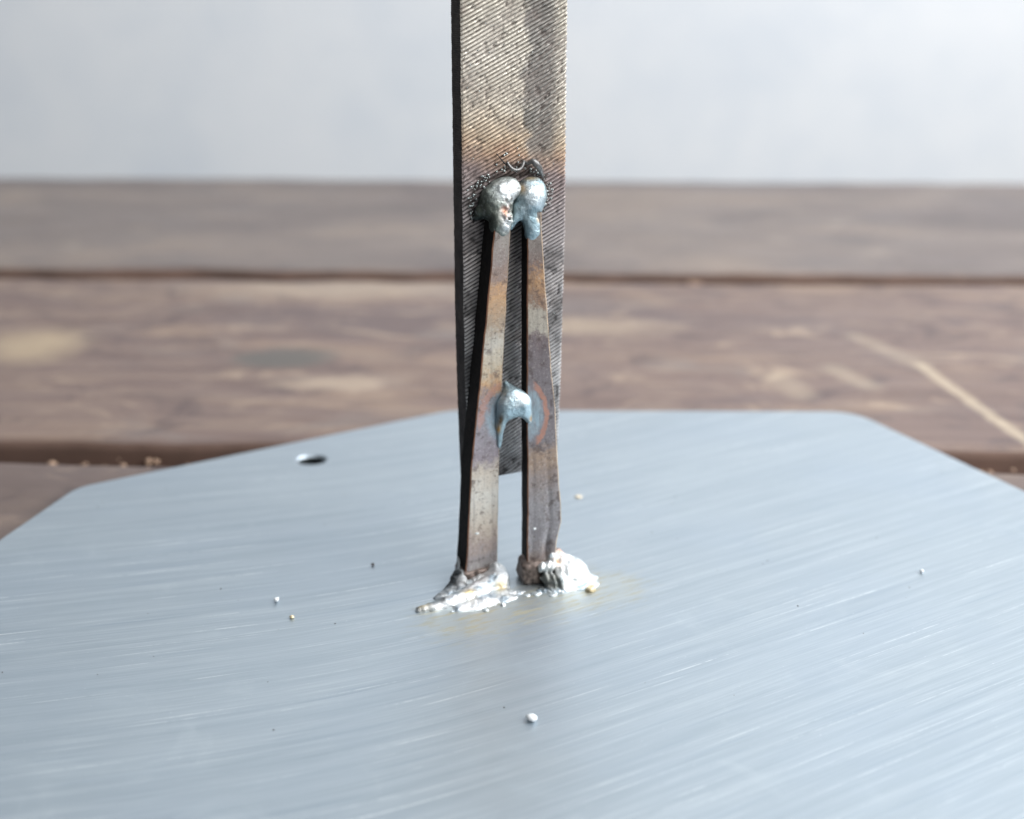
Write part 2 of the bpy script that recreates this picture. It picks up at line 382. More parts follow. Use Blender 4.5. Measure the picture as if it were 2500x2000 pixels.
M_wall = mat_wall(); M_wood = mat_wood(); M_plate = mat_plate(); M_file = mat_file(); M_fside = mat_file_side()
M_nailside = mat_nail_side(); M_weld = mat_weld()
M_nailL = mat_nail('heat_tinted_nail_steel', [
    (0, (176, 172, 168)), (3.5, (164, 158, 160)), (6, (172, 156, 150)), (9, (200, 186, 172)), (14, (214, 209, 200)), (18.5, (206, 193, 178)), (20.5, (150, 140, 146)),
    (26, (158, 154, 160)), (30.5, (156, 144, 144)), (32.5, (206, 166, 126)), (35, (206, 192, 168)), (39, (206, 201, 190)), (42, (180, 162, 142)), (46.5, (212, 172, 132)),
    (49, (166, 146, 136)), (52, (160, 150, 146)), (55, (172, 166, 160))][:32], (9.6, 27.0, 6.0, 5.6, 0.55, -1.0, -0.6, -4.4), 0.14)
M_nailR = mat_nail('purple_tinted_nail_steel', [
    (0, (104, 88, 80)), (3, (150, 134, 126)), (7, (156, 154, 160)), (13, (168, 166, 170)), (17, (170, 158, 154)), (20.5, (194, 168, 146)), (23, (150, 146, 152)),
    (30, (148, 144, 150)), (37, (140, 134, 140)), (39, (142, 130, 134)), (40.5, (212, 207, 194)), (43.5, (210, 204, 190)), (45, (166, 140, 122)), (48.5, (218, 174, 128)),
    (50, (150, 132, 126)), (53, (158, 150, 146)), (56, (172, 168, 162))], (9.6, 27.6, 3.35, 4.9, 0.85, 1.0, 0.0, 11.0), 0.30)
M_edge = plain('orange_heat_edge', (168, 122, 98), 0.5, 0.5, 0.35, 0.6)
M_edge2 = plain('straw_heat_edge', (176, 158, 138), 0.45, 0.6, 0.35, 0.6)
M_rust = plain('brown_oxide', (110, 98, 92), 0.5, 0.6, 1.3, 0.7)
M_swarf = plain('bright_swarf', (122, 122, 122), 0.5, 0.75)
M_dark = plain('dark_oxide_wire', (50, 46, 44), 0.6, 0.4)
M_spat = plain('spatter_metal', (170, 178, 178), 0.3, 0.85, 1.0, 0.4)
M_gold = plain('amber_flux', (226, 210, 174), 0.3, 0.2, 0.8, 0.3)
M_flake = plain('pale_flake', (214, 202, 180), 0.5, 0.2)
M_nug = plain('dull_solder_nugget', (196, 204, 208), 0.5, 0.55, 1.2, 0.4)
M_white = plain('pale_solder', (226, 229, 231), 0.5, 0.1, 1.0, 0.1)
M_crumb = plain('wood_crumb', (164, 138, 118), 0.8, 0.0, 0.3, 0.4)
M_hole = plain('dark_hole_wall', (38, 44, 46), 0.7, 0.1)  # shade inside the drilled hole, put into its wall colour
M_grit = plain('dark_grit', (70, 60, 56), 0.8, 0.0)

# ------------------------------------------------------------------ setting: wall and table
def box(name, x0, x1, y0, y1, z0, z1, m, parent=None, bev=0.0, seg=3):
    bm = bmesh.new(); bmesh.ops.create_cube(bm, size=1)
    for v in bm.verts:
        v.co = Vector(((x0 + x1) / 2 + v.co.x * (x1 - x0), (y0 + y1) / 2 + v.co.y * (y1 - y0), (z0 + z1) / 2 + v.co.z * (z1 - z0))) * MM
    if bev: bmesh.ops.bevel(bm, geom=bm.edges[:], offset=bev * MM, segments=seg, affect='EDGES', profile=0.5)
    me = bpy.data.meshes.new(name); bm.to_mesh(me); bm.free(); me.materials.append(m)
    me.polygons.foreach_set('use_smooth', np.ones(len(me.polygons), bool)); me.set_sharp_from_angle(angle=R(50))
    o = bpy.data.objects.new(name, me); COL.objects.link(o)
    if parent: o.parent = parent
    return o
tag(box('wall', -1600, 1600, 640, 700, -700, 1500, M_wall), kind='structure')

table = bpy.data.objects.new('wooden_table', None); COL.objects.link(table)
table.rotation_euler = (0, 0, R(-1.7)); table.location = (0, 0, -0.003)
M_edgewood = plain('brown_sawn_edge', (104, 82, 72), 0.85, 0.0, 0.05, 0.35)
tag(table, 'weathered grey brown plank table top under the steel plate', 'table')
edges = [-500, -361, -350.5, -213, -204, -74, -65.5]
for (y0, y1) in ((-356, -219), (-212, -73), (-64, 65.5), (76.5, 204), (214.5, 350)):
    nx, ny = 260, 14
    X = np.linspace(-620, 620, nx + 1); 
    prof = []                                    # plank cross section: rounded, slightly cupped
    r = 2.6; yy = np.linspace(y0 + r, y1 - r, ny)
    for a in np.linspace(180, 90, 5)[:-1]: prof.append((y0 + r + r * math.cos(R(a)), -r + r * math.sin(R(a))))
    for q in yy: prof.append((q, 0.0))
    for a in np.linspace(90, 0, 5)[1:]: prof.append((y1 - r + r * math.cos(R(a)), -r + r * math.sin(R(a))))
    prof += [(y1, -24.0), (y0, -24.0)]
    prof = np.array(prof); k = len(prof)
    V = np.zeros((nx + 1, k, 3)); V[..., 0] = X[:, None]; V[..., 1] = prof[None, :, 0]; V[..., 2] = prof[None, :, 1]
    top = V[..., 2] > -20
    V[..., 2] -= np.where(top, 0.35 * np.abs(fbm(V * np.array([.01, .05, .02]), 1.0, 3, y0)), 0)
    V[..., 1] += np.where(top, 1.5 * fbm(V * np.array([.035, 0, 0]), 1.0, 4, y0) * (np.abs(V[..., 1] - (y0 + y1) / 2) > (y1 - y0) / 2 - 3), 0)
    V = V.reshape(-1, 3)
    F = [(i * k + j, i * k + (j + 1) % k, (i + 1) * k + (j + 1) % k, (i + 1) * k + j) for i in range(nx) for j in range(k)]
    F += [tuple(range(k))[::-1], tuple(nx * k + j for j in range(k))]
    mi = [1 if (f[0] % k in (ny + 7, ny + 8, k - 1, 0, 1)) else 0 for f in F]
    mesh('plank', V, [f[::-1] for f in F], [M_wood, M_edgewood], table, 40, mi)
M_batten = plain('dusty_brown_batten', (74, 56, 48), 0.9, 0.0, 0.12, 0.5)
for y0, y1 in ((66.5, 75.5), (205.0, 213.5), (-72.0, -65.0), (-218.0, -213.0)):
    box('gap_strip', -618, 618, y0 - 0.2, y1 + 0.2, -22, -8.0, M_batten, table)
crumbs = []
for k in range(110):
    c = random.choice(((-74, 70.5, 7), (-62, 70.5, 5), (-74, 70.5, 9), (101, 69.5, 5), (101, 69.5, 8), (-60, 71, 40)))
    px = random.gauss(c[0], c[2]); r_ = random.choice((0.3, 0.4, 0.5, 0.7, 1.0))
    crumbs.append(pebble((px, random.uniform(70.0, 75.5), -7.2 + random.uniform(0, 3.6)), r_, k, 0.6, 1))
for k in range(4): crumbs.append(pebble((47 + random.uniform(-2, 2), random.uniform(206, 212), -3.0), 1.3, k + 300, 0.8, 1))
V, F = join(crumbs)
o = mesh('wood_crumbs', V, F, M_crumb, table, 180); tag(o, kind='stuff')

# ------------------------------------------------------------------ the welded figure
root = bpy.data.objects.new('welded_sculpture', None); COL.objects.link(root)
root.location = (-7.756 * MM, 8.265 * MM, 0); root.rotation_euler = (0, 0, R(26))
tag(root, 'steel file standing on two welded nail legs on a brushed plate', 'sculpture')
RM = Matrix.Translation(root.location) @ Matrix.Rotation(R(26), 4, 'Z')
def world_part(o):                      # a part whose own axes are the world's
    o.parent = root; o.matrix_parent_inverse = RM.inverted(); return o

# base plate: cut-corner sheet with one drilled hole
def rounded(poly, r, n=7):
    out = []; P = [np.array(p, float) for p in poly]
    for i in range(len(P)):
        a, b, c = P[i - 1], P[i], P[(i + 1) % len(P)]
        u = (a - b) / np.linalg.norm(a - b); v = (c - b) / np.linalg.norm(c - b)
        rr = min(r[i], 0.45 * np.linalg.norm(a - b), 0.45 * np.linalg.norm(c - b))
        s, e = b + u * rr, b + v * rr
        for t in np.linspace(0, 1, n): out.append((1 - t) ** 2 * s + 2 * t * (1 - t) * b + t * t * e)
    return out
poly = [(-91, 9), (-79.6, 47.2), (-13.0, 88.4), (71.2, 87.6), (96, 40), (104, -8), (86, -62), (30, -96), (-40, -92), (-86, -50)]
outl = rounded(poly, [4, 3, 3, 6, 6, 8, 8, 8, 8, 8])
hole = [(-38.3 + 2.6 * math.cos(2 * math.pi * k / 28), 60.6 + 2.2 * math.sin(2 * math.pi * k / 28)) for k in range(28)]
bm = bmesh.new(); TH = 3.0
def loop(pts, z, sc=0.0, cen=None):
    L = []
    for q in pts:
        q = np.array(q); 
        if sc: d = q - np.array(cen); q = q + d / np.linalg.norm(d) * sc
        L.append(bm.verts.new((q[0] * MM, q[1] * MM, z * MM)))
    return L
def bridge(A, B, flip=False):
    for i in range(len(A)):
        q = (A[i], A[(i + 1) % len(A)], B[(i + 1) % len(A)], B[i]); bm.faces.new(q[::-1] if flip else q)
cen = (3, -3); hc = (-38.3, 60.6)
o_top = loop(outl, 0, -0.35, cen); o_mid = loop(outl, -0.3); o_bot = loop(outl, -TH + 0.01)
h_top = loop(hole, 0, 0.5, hc); h_mid = loop(hole, -0.45); h_bot = loop(hole, -TH + 0.01)
bridge(o_mid, o_top); bridge(o_bot, o_mid); bridge(h_top, h_mid); bridge(h_mid, h_bot)
ed = []
for L in (o_top, h_top):
    for i in range(len(L)):
        ed.append(bm.edges.get((L[i], L[(i + 1) % len(L)])) or bm.edges.new((L[i], L[(i + 1) % len(L)])))
bmesh.ops.triangle_fill(bm, edges=ed, use_beauty=True, normal=(0, 0, 1))
ed = []
for L in (o_bot, h_bot):
    for i in range(len(L)): ed.append(bm.edges.get((L[i], L[(i + 1) % len(L)])))
bmesh.ops.triangle_fill(bm, edges=ed, use_beauty=True, normal=(0, 0, -1))
bmesh.ops.recalc_face_normals(bm, faces=bm.faces)
me = bpy.data.meshes.new('base_plate'); bm.to_mesh(me); bm.free(); me.materials.append(M_plate)
me.materials.append(M_hole)
for pf in me.polygons:
    q = pf.center / MM
    if (q.x - hc[0]) ** 2 + (q.y - hc[1]) ** 2 < 3.2 ** 2 and q.z < -0.4: pf.material_index = 1
o = bpy.data.objects.new('base_plate', me); COL.objects.link(o); world_part(o)
o['label'] = 'brushed steel plate with cut corners and one drilled hole'

# file blade with real teeth
PITCH = 0.60; SL = 0.45; SUB = 6; Z0, Z1 = 15.58, 140.0
rows = int((Z1 - Z0 + 24) / PITCH * SUB); NC = 58
def xl(z): return 2.35 + 0.55 * np.clip((44 - z) / 28, 0, 1) ** 1.5
def xr(z): return 19.40 - 0.75 * np.clip((52 - z) / 34, 0, 1) ** 1.3
zi = Z0 - 12 + np.arange(rows) * PITCH / SUB
ph = (np.arange(rows) % SUB) / SUB
saw = np.array([0.0, 0.55, 0.95, 1.0, 0.95, 0.5])[np.arange(rows) % SUB]       # 0 groove .. 1 crest
fr = np.linspace(0, 1, NC)
zf = zi[:, None] + SL * (fr[None, :] * 17 - 8.5)
zf = np.clip(zf, Z0, Z1)
X = xl(zf) * (1 - fr) + xr(zf) * fr
P = np.stack([X, np.zeros_like(X), zf], -1)
wear = np.clip(0.85 + 0.55 * fbm(P, 0.28, 3), 0.25, 1.15)
nick = np.clip(vnoise(P, 1.9, 5) - 0.40, 0, 1) * 1.3 + np.clip(vnoise(P, 0.8, 15) - 0.6, 0, 1) * 0.7
patchy = np.clip((fbm(P, 0.30, 3, 11) + (X - 12.5) * 0.22) * 1.5, 0, 1) * np.clip((zf - 62) / 6, 0, 1)
zig = 0.5 + 0.5 * np.sin((zf - 0.9 * X) * 2 * math.pi / 1.25)       # faint second cut in the worn patch
hgt = saw[:, None] * wear * (1 - 0.7 * patchy * zig) - nick * 0.7
P[..., 1] = 3.80 - 0.28 * hgt + 0.03 * vnoise(P, 4.0, 2)
P[:, 0, 1] += 0.10; P[:, -1, 1] += 0.10
P[..., 0] += 0.05 * vnoise(P, 2.0, 9) * (np.abs(fr - 0.5) > 0.49)
groove = np.clip(1 - hgt * 1.25, 0, 1)
BACK = 6.9
cols = [P]; G = [groove]
def sidecol(src, y, jag):
    q = src.copy(); q[:, 1] = y; q[:, 0] += jag; return q[:, None, :]
jl = -0.05 * (np.arange(rows) % 3 == 0)
left = [sidecol(P[:, 0], y, jl) for y in (BACK, 5.8, 4.9, 4.15)]
right = [sidecol(P[:, -1], y, -jl) for y in (4.15, 4.9, 5.8, BACK)]
A = np.concatenate(left + cols + right, 1); NCC = A.shape[1]
GA = np.concatenate([np.ones((rows, 4)) * 0.6, groove, np.ones((rows, 4)) * 0.6], 1)
ii, jj = np.meshgrid(np.arange(rows - 1), np.arange(NCC), indexing='ij')
a = ii * NCC + jj; b = ii * NCC + (jj + 1) % NCC
F = np.stack([a, b, b + NCC, a + NCC], -1).reshape(-1, 4)
mi = np.where((jj.ravel() < 4) | (jj.ravel() >= 4 + NC - 1), 1, 0); 
Vv = A.reshape(-1, 3)
keep = np.ptp(Vv[F][:, :, 2], axis=1) > 1e-6
F = F[keep]; mi = mi[keep]
nb = len(Vv); ex = []
for zc in (Z0, Z1): ex += [(xl(zc), 3.62, zc), (xr(zc), 3.62, zc), (xr(zc), BACK, zc), (xl(zc), BACK, zc)]
Vv = np.concatenate([Vv, np.array(ex, float)])
F = F.tolist() + [[nb, nb + 3, nb + 2, nb + 1], [nb + 4, nb + 5, nb + 6, nb + 7]]
mi = np.concatenate([mi, [1, 1]])
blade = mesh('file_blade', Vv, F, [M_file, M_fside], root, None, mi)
gg = np.concatenate([GA.ravel(), np.ones(8)]); color_attr(blade, 'groove', np.stack([gg, gg, gg], 1))
blade['label'] = 'flat steel file with slanted teeth and brown heat tint'

# nail legs
def loft(name, zs, tab, depth, yaw, mats, groove=None, seed=0, nl=110, lean=None):
    zt = [t[0] for t in tab]; Z = np.linspace(zs[0], zs[1], nl); c = 0.16; ring = []
    ca, sa = math.cos(yaw), math.sin(yaw); V = []
    nf, nsd, nb_ = 16, 5, 6
    for z in Z:
        XL = np.interp(z, zt, [t[1] for t in tab]); YL = np.interp(z, zt, [t[2] for t in tab]); W = np.interp(z, zt, [t[3] for t in tab])
        pts = [(u, 0) for u in np.linspace(c, W - c, nf)] + [(W, v) for v in np.linspace(c, depth - c, nsd)] \
            + [(u, depth) for u in np.linspace(W - c, c, nb_)] + [(0, v) for v in np.linspace(depth - c, c, nsd)]
        for k, (u, v) in enumerate(pts):
            if groove and k < nf: v += groove(u / W, z)
            V.append((XL + u * ca - v * sa, YL + u * sa + v * ca, z))
    V = np.array(V); k = nf + 2 * nsd + nb_
    V += 0.05 * np.stack([fbm(V, 0.5, 3, seed + q * 5) for q in range(3)], -1) * np.array([1, 1, 0.2])
    F = []; mi = []
    for i in range(nl - 1):
        for j in range(k):
            F.append((i * k + j, i * k + (j + 1) % k, (i + 1) * k + (j + 1) % k, (i + 1) * k + j))
            mi.append(2 if j == k - 1 else (3 if j == nf - 1 else (0 if j < nf else 1)))
    F += [tuple(range(k))[::-1], tuple((nl - 1) * k + j for j in range(k))]; mi += [1, 1]
    return mesh(name, V, F, mats, root, 35, mi)
nailL = loft('nail', (0.2, 58.2), [(0, 0.35, 0, 5.75), (2, 0.55, 0, 5.6), (5.5, 0.85, 0, 5.3), (19.3, 1.65, 0, 4.75), (35, 3.48, 0, 3.66), (55.6, 5.72, 0, 2.74), (58.2, 6.0, 0.05, 2.6)],
             3.8, 0.0, [M_nailL, M_nailside, M_edge, M_edge2], lambda u, z: 0.05 * math.exp(-((z - 21.6) / 0.25) ** 2) * (1 if u > 0.5 else 0), 3)
nailL['label'] = 'tapered square nail leg with straw coloured lower half'
yaw = R(-12)
def grR(u, z):
    e = min(1, max(0, (22 - z) / 6)) * min(1, max(0, (z - 1) / 3))
    pit = 0.35 * math.exp(-((u - 0.66) / 0.10) ** 2) * math.exp(-((z - 5.6) / 1.6) ** 2)
    return e * (0.13 * math.exp(-((u - 0.64) / 0.05) ** 2) + 0.08 * math.exp(-((u - 0.16) / 0.06) ** 2)) + pit
nailR = loft('nail', (0.2, 58.2), [(0, 9.0, -4.75, 4.6), (3.5, 9.10, -4.48, 4.6), (6.0, 9.22, -4.25, 4.75), (7.6, 9.3, -4.10, 5.0), (9.6, 9.40, -3.93, 5.52), (12.7, 9.52, -3.7, 5.42), (19.3, 9.78, -3.12, 4.86), (28.4, 10.01, -2.31, 4.55),
              (34.8, 10.33, -1.76, 3.78), (43.5, 10.67, -1.0, 3.16), (55.2, 11.2, 0.0, 2.22), (58.2, 11.35, 0.25, 2.1)], 3.7, yaw, [M_nailR, M_nailside, M_edge, M_edge2], grR, 9)
nailR['label'] = 'tapered nail leg standing forward, purple grey with salmon heat ring'
# heads of the nails
def head(name, c, r, seed, mat, parent, h=0.16, p=4.5, rot=0.0):
    ca, sa = math.cos(rot), math.sin(rot)
    def f(Q):
        d = Q - np.array(c); x = d[..., 0] * ca + d[..., 1] * sa; y = -d[..., 0] * sa + d[..., 1] * ca; z = d[..., 2]
        k = (np.abs(x / r[0]) ** p + np.abs(y / r[1]) ** p + np.abs(z / r[2]) ** p) ** (1 / p)
        return (k - 1) * min(r) + 0.16 * fbm(Q, 0.7, 3, seed)
    m = max(r) + 1.2
    V, F = surface_nets(f, (c[0] - m, c[1] - m, c[2] - m), (c[0] + m, c[1] + m, c[2] + m), h)
    return mesh(name, V, F, mat, parent, 180)
head('nail_head', (3.05, 1.9, 0.85), (3.25, 2.4, 1.25), 3, M_rust, nailL, rot=0.0)
head('nail_head', (10.55, -3.35, 1.75), (2.15, 2.3, 2.15), 8, M_rust, nailR, rot=yaw)

# ------------------------------------------------------------------ welds
BLUE = lin(164, 188, 198); SILV = lin(226, 232, 236); WHITE = lin(244, 247, 248); OLIVE = lin(82, 90, 80); AMBER = lin(196, 150, 84)
BROWN = lin(104, 86, 66); COPPER = lin(214, 170, 146); DARK = lin(58, 60, 60); TEAL = lin(112, 136, 146)
def weld(name, f, lo, hi, h, tint, label=None, parent=root, crinkle=0.08):
    V, F = surface_nets(lambda Q: f(Q) + crinkle * (fbm(Q, 1.1, 3, 77) * 0.6 + np.abs(vnoise(Q, 1.7, 88)) * 0.6), lo, hi, h)
    o = mesh(name, V, F, M_weld, parent, 180)
    color_attr(o, 'tint', tint(V))
    if label: o['label'] = label
    return o
def rough_of(C, r): return np.concatenate([C, np.asarray(r).reshape(-1, 1)], 1)

# upper weld, right lobe: smooth egg with a neck running on to the right nail
def f_ur(Q):
    q = Q.copy(); q[..., 0] = Q[..., 0] - 0.14 * (Q[..., 2] - 60)
    d = ell(q, (12.6, 2.2, 60.1), (2.6, 2.7, 3.0))
    d = su(d, cap(q, (12.4, 1.3, 57.6), (12.9, 0.7, 55.2), 1.35, 0.95), 0.9)
    d = su(d, ell(Q, (12.35, 0.35, 55.6), (1.3, 0.75, 2.1)), 0.7)
    d = su(d, cap(Q, (10.6, 1.6, 58.6), (9.0, 1.2, 55.9), 1.0, 0.35), 0.8)
    return d + 0.10 * fbm(Q, 0.55, 3, 4) + 0.05 * np.abs(vnoise(Q, 0.9, 13))
def t_ur(V):
    C = np.tile(BLUE, (len(V), 1)); r = np.full(len(V), 0.40)
    C = blend(C, 0.7 * spot(V, (12.3, -1.0, 61), (1.5, 3, 2.0)), SILV)
    C = blend(C, 0.85 * np.clip((fbm(V, 0.5, 4, 21)) * 1.8, 0, 1), TEAL)
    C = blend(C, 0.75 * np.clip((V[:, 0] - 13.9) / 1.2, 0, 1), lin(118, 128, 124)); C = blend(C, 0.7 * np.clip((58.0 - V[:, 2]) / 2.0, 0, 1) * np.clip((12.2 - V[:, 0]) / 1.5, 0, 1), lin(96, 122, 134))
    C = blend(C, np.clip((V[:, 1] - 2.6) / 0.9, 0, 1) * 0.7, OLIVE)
    C = blend(C, spot(V, (10.6, 1.2, 62.0), (0.7, 1.8, 1.0)), AMBER); C = blend(C, spot(V, (12.5, 2.2, 63.0), (1.3, 1, 0.35)), lin(216, 200, 164))
    C = blend(C, spot(V, (13.1, -0.7, 57.2), (0.42, 1.5, 0.42)), lin(246, 216, 176))
    return rough_of(C, r)
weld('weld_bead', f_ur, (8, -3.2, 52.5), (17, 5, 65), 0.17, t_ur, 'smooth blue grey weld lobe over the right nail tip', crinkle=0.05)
# upper weld, left lobe: rougher, with a broken pit
def f_ul(Q):
    d = ell(Q, (7.2, 2.6, 59.6), (2.6, 2.6, 2.9))
    d = su(d, ell(Q, (8.9, 2.6, 61.6), (2.3, 2.2, 1.75)), 0.8)
    d = su(d, ell(Q, (7.05, 0.8, 57.0), (1.65, 1.55, 2.1)), 0.6)
    d = su(d, cap(Q, (5.0, 3.2, 58.6), (4.6, 3.5, 57.8), 1.0, 0.7), 0.6)
    d = su(d, cap(Q, (8.5, 1.4, 57.6), (8.6, 1.4, 54.9), 0.6, 0.3), 0.4)
    pit = ell(Q, (7.95, -0.75, 58.9), (1.2, 0.8, 1.7)); d = np.maximum(d, -pit - 0.05)
    rough = spot(Q.reshape(-1, 3), (8.2, 0.0, 58.4), (1.35, 2, 2.3)).reshape(d.shape)
    return d + 0.12 * fbm(Q, 0.6, 3, 31) + rough * (0.55 * vnoise(Q, 1.5, 3) + 0.35 * vnoise(Q, 2.6, 5))
def t_ul(V):
    C = np.tile(lin(134, 142, 134), (len(V), 1)); r = np.full(len(V), 0.50)
    C = blend(C, np.clip((6.9 - V[:, 0]) / 1.6, 0, 1) * 0.75, OLIVE)
    C = blend(C, spot(V, (8.6, 0.8, 61.8), (2.2, 2.4, 1.6)) * 1.1, SILV)
    C = blend(C, 0.8 * spot(V, (7.9, -0.6, 58.6), (1.1, 1.5, 1.7)) * (vnoise(V, 1.7, 8) > -0.1), lin(226, 206, 204))
    C = blend(C, spot(V, (7.5, -0.3, 58.7), (0.4, 1.0, 0.6)), lin(232, 166, 130))
    C = blend(C, spot(V, (7.6, -0.4, 57.0), (0.9, 1.2, 1.2)), SILV)
    C = blend(C, np.clip(vnoise(V, 1.6, 40) * 2 - 0.5, 0, 1) * spot(V, (8.7, 0, 58.5), (0.8, 2, 3)), BROWN)
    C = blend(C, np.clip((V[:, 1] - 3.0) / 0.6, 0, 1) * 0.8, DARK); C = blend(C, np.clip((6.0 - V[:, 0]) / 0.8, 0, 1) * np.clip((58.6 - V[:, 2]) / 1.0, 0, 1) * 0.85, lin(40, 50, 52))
    return rough_of(C, r)
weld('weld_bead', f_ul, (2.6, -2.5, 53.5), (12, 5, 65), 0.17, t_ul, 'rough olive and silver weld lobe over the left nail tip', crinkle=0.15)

# bridging weld between the legs
def f_mid(Q):
    d = ell(Q, (8.45, -1.15, 29.2), (2.15, 1.6, 2.3))
    d = su(d, cap(Q, (8.3, -0.3, 30.7), (7.9, 0.5, 32.0), 1.35, 0.5), 0.9)
    d = su(d, cap(Q, (7.2, -0.8, 28.9), (6.5, -0.35, 25.6), 1.3, 0.75), 1.0)
    d = su(d, cap(Q, (6.55, -0.35, 25.6), (6.4, -0.1, 22.2), 0.62, 0.35), 0.5)
    d = su(d, cap(Q, (9.7, -1.9, 29.3), (10.25, -2.4, 26.6), 1.25, 0.6), 1.2)
    v = -(ell(Q, (8.85, 0, 24.2), (1.75, 7, 2.85)))
    h = np.clip(0.5 + 0.5 * (d - v) / 0.5, 0, 1); d = v * (1 - h) + d * h + 0.5 * h * (1 - h)
    return d + 0.07 * fbm(Q, 0.6, 3, 51)
def t_mid(V):
    C = np.tile(lin(178, 202, 212), (len(V), 1)); r = np.full(len(V), 0.36)
    C = blend(C, 0.9 * spot(V, (8.4, -2.5, 30.4), (1.7, 2, 0.8)) * np.clip(0.7 + vnoise(V, 1.2, 4), 0, 1), WHITE)
    C = blend(C, 0.6 * spot(V, (9.0, -3, 28.9), (0.5, 2, 0.5)), TEAL)
    C = blend(C, 0.5 * np.clip(fbm(V, 0.8, 3, 17) * 1.5, 0, 1), lin(150, 172, 184))
    C = blend(C, spot(V, (6.15, -1.0, 27.0), (0.34, 1.6, 1.3)) * 1.1, BROWN)
    C = blend(C, spot(V, (5.95, -0.6, 25.3), (0.28, 1.2, 0.8)), AMBER)
    C = blend(C, spot(V, (11.0, -3.0, 28.6), (0.35, 1.2, 1.6)) * 1.1, BROWN)
    C = blend(C, spot(V, (10.6, -3.0, 27.0), (0.4, 1.2, 0.5)), AMBER)
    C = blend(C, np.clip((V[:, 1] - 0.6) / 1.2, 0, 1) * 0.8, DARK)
    return rough_of(C, r)
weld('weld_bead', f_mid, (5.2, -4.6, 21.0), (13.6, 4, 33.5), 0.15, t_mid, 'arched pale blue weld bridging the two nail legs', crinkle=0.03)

# weld round the left foot
def f_bl(Q):
    S = (1, 1, 1.15)
    d = cap(Q, (-9.6, -5.6, 0.1), (-5.5, -5.5, 0.25), 0.75, 1.0, S)
    d = su(d, cap(Q, (-5.5, -5.5, 0.2), (-0.5, -4.6, 0.0), 1.05, 1.9, S), 0.6)
    d = su(d, cap(Q, (-0.2, -4.0, -0.1), (4.8, -2.6, 0.6), 1.7, 2.0, S), 0.7)
    d = su(d, cap(Q, (-3.8, -7.9, -0.4), (1.6, -7.2, -0.4), 1.15, 1.1, S), 0.45)
    d = su(d, cap(Q, (1.2, -7.4, -0.5), (5.0, -7.0, -0.5), 0.95, 0.8, S), 0.4)
    d = su(d, ell(Q, (5.55, -0.9, 0.7), (1.55, 1.9, 2.1)), 0.7)
    d = su(d, cap(Q, (-0.3, 0.8, 1.3), (-1.8, -1.6, 0.0), 1.0, 1.5, S), 0.8)
    d = su(d, cap(Q, (-1.8, -1.6, 0.0), (-5.0, -3.2, -0.6), 1.5, 0.9, S), 0.8)
    d = su(d, cap(Q, (0.0, 1.4, 1.6), (0.35, 2.6, 3.4), 0.7, 0.25), 0.5)
    d = su(d, ell(Q, (0.6, -4.8, -0.5), (7.2, 4.4, 1.0)), 0.7)
    d = su(d, cap(Q, (1.6, -1.4, 0.5), (5.2, -1.3, 1.0), 0.9, 1.15), 0.6)
    d = su(d, cap(Q, (-1.0, -6.6, -0.5), (4.2, -5.6, -0.4), 1.15, 1.1, S), 0.5)
    d = su(d, cap(Q, (3.4, -8.2, -0.55), (7.4, -6.6, -0.6), 0.85, 0.75, S), 0.4)
    d = np.minimum(d, np.minimum(ell(Q, (-5.4, -8.0, 0.0), (0.5, 0.4, 0.35)), ell(Q, (2.6, -9.3, 0.0), (0.45, 0.4, 0.4))))
    fold = np.sin(Q[..., 0] * 1.5 + 2.2 * Q[..., 1] + 2.0 * vnoise(Q, 0.5, 4))
    return d + 0.22 * fbm(Q, 0.55, 4, 61) + 0.10 * fold * vnoise(Q, 0.35, 9)
def t_bl(V):
    C = np.tile(lin(232, 236, 238), (len(V), 1)); r = np.full(len(V), 0.30)
    C = blend(C, np.clip(fbm(V, 0.6, 4, 71) * 1.6 - 0.1, 0, 1) * 0.8, lin(150, 168, 182))
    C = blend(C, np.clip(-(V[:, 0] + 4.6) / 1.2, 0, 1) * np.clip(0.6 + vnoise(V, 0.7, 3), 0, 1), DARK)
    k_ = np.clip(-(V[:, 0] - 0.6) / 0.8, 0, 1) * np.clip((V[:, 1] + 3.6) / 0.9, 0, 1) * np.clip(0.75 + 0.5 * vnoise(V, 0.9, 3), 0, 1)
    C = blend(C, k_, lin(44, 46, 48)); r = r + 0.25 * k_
    for c, k in (((-1.4, -5.6, 1.6), 0.9), ((4.6, -4.8, 1.0), 0.8), ((-8.8, -5.4, 1), 0.5)):
        C = blend(C, k * spot(V, c, (1.0, 0.7, 1.2)), lin(222, 196, 130))
    return rough_of(C, r)
weld('weld_bead', f_bl, (-11.5, -10, -0.6), (8.2, 4.2, 5.4), 0.14, t_bl, 'white splashed weld round the left foot trailing off to a dark tip', crinkle=0.15)

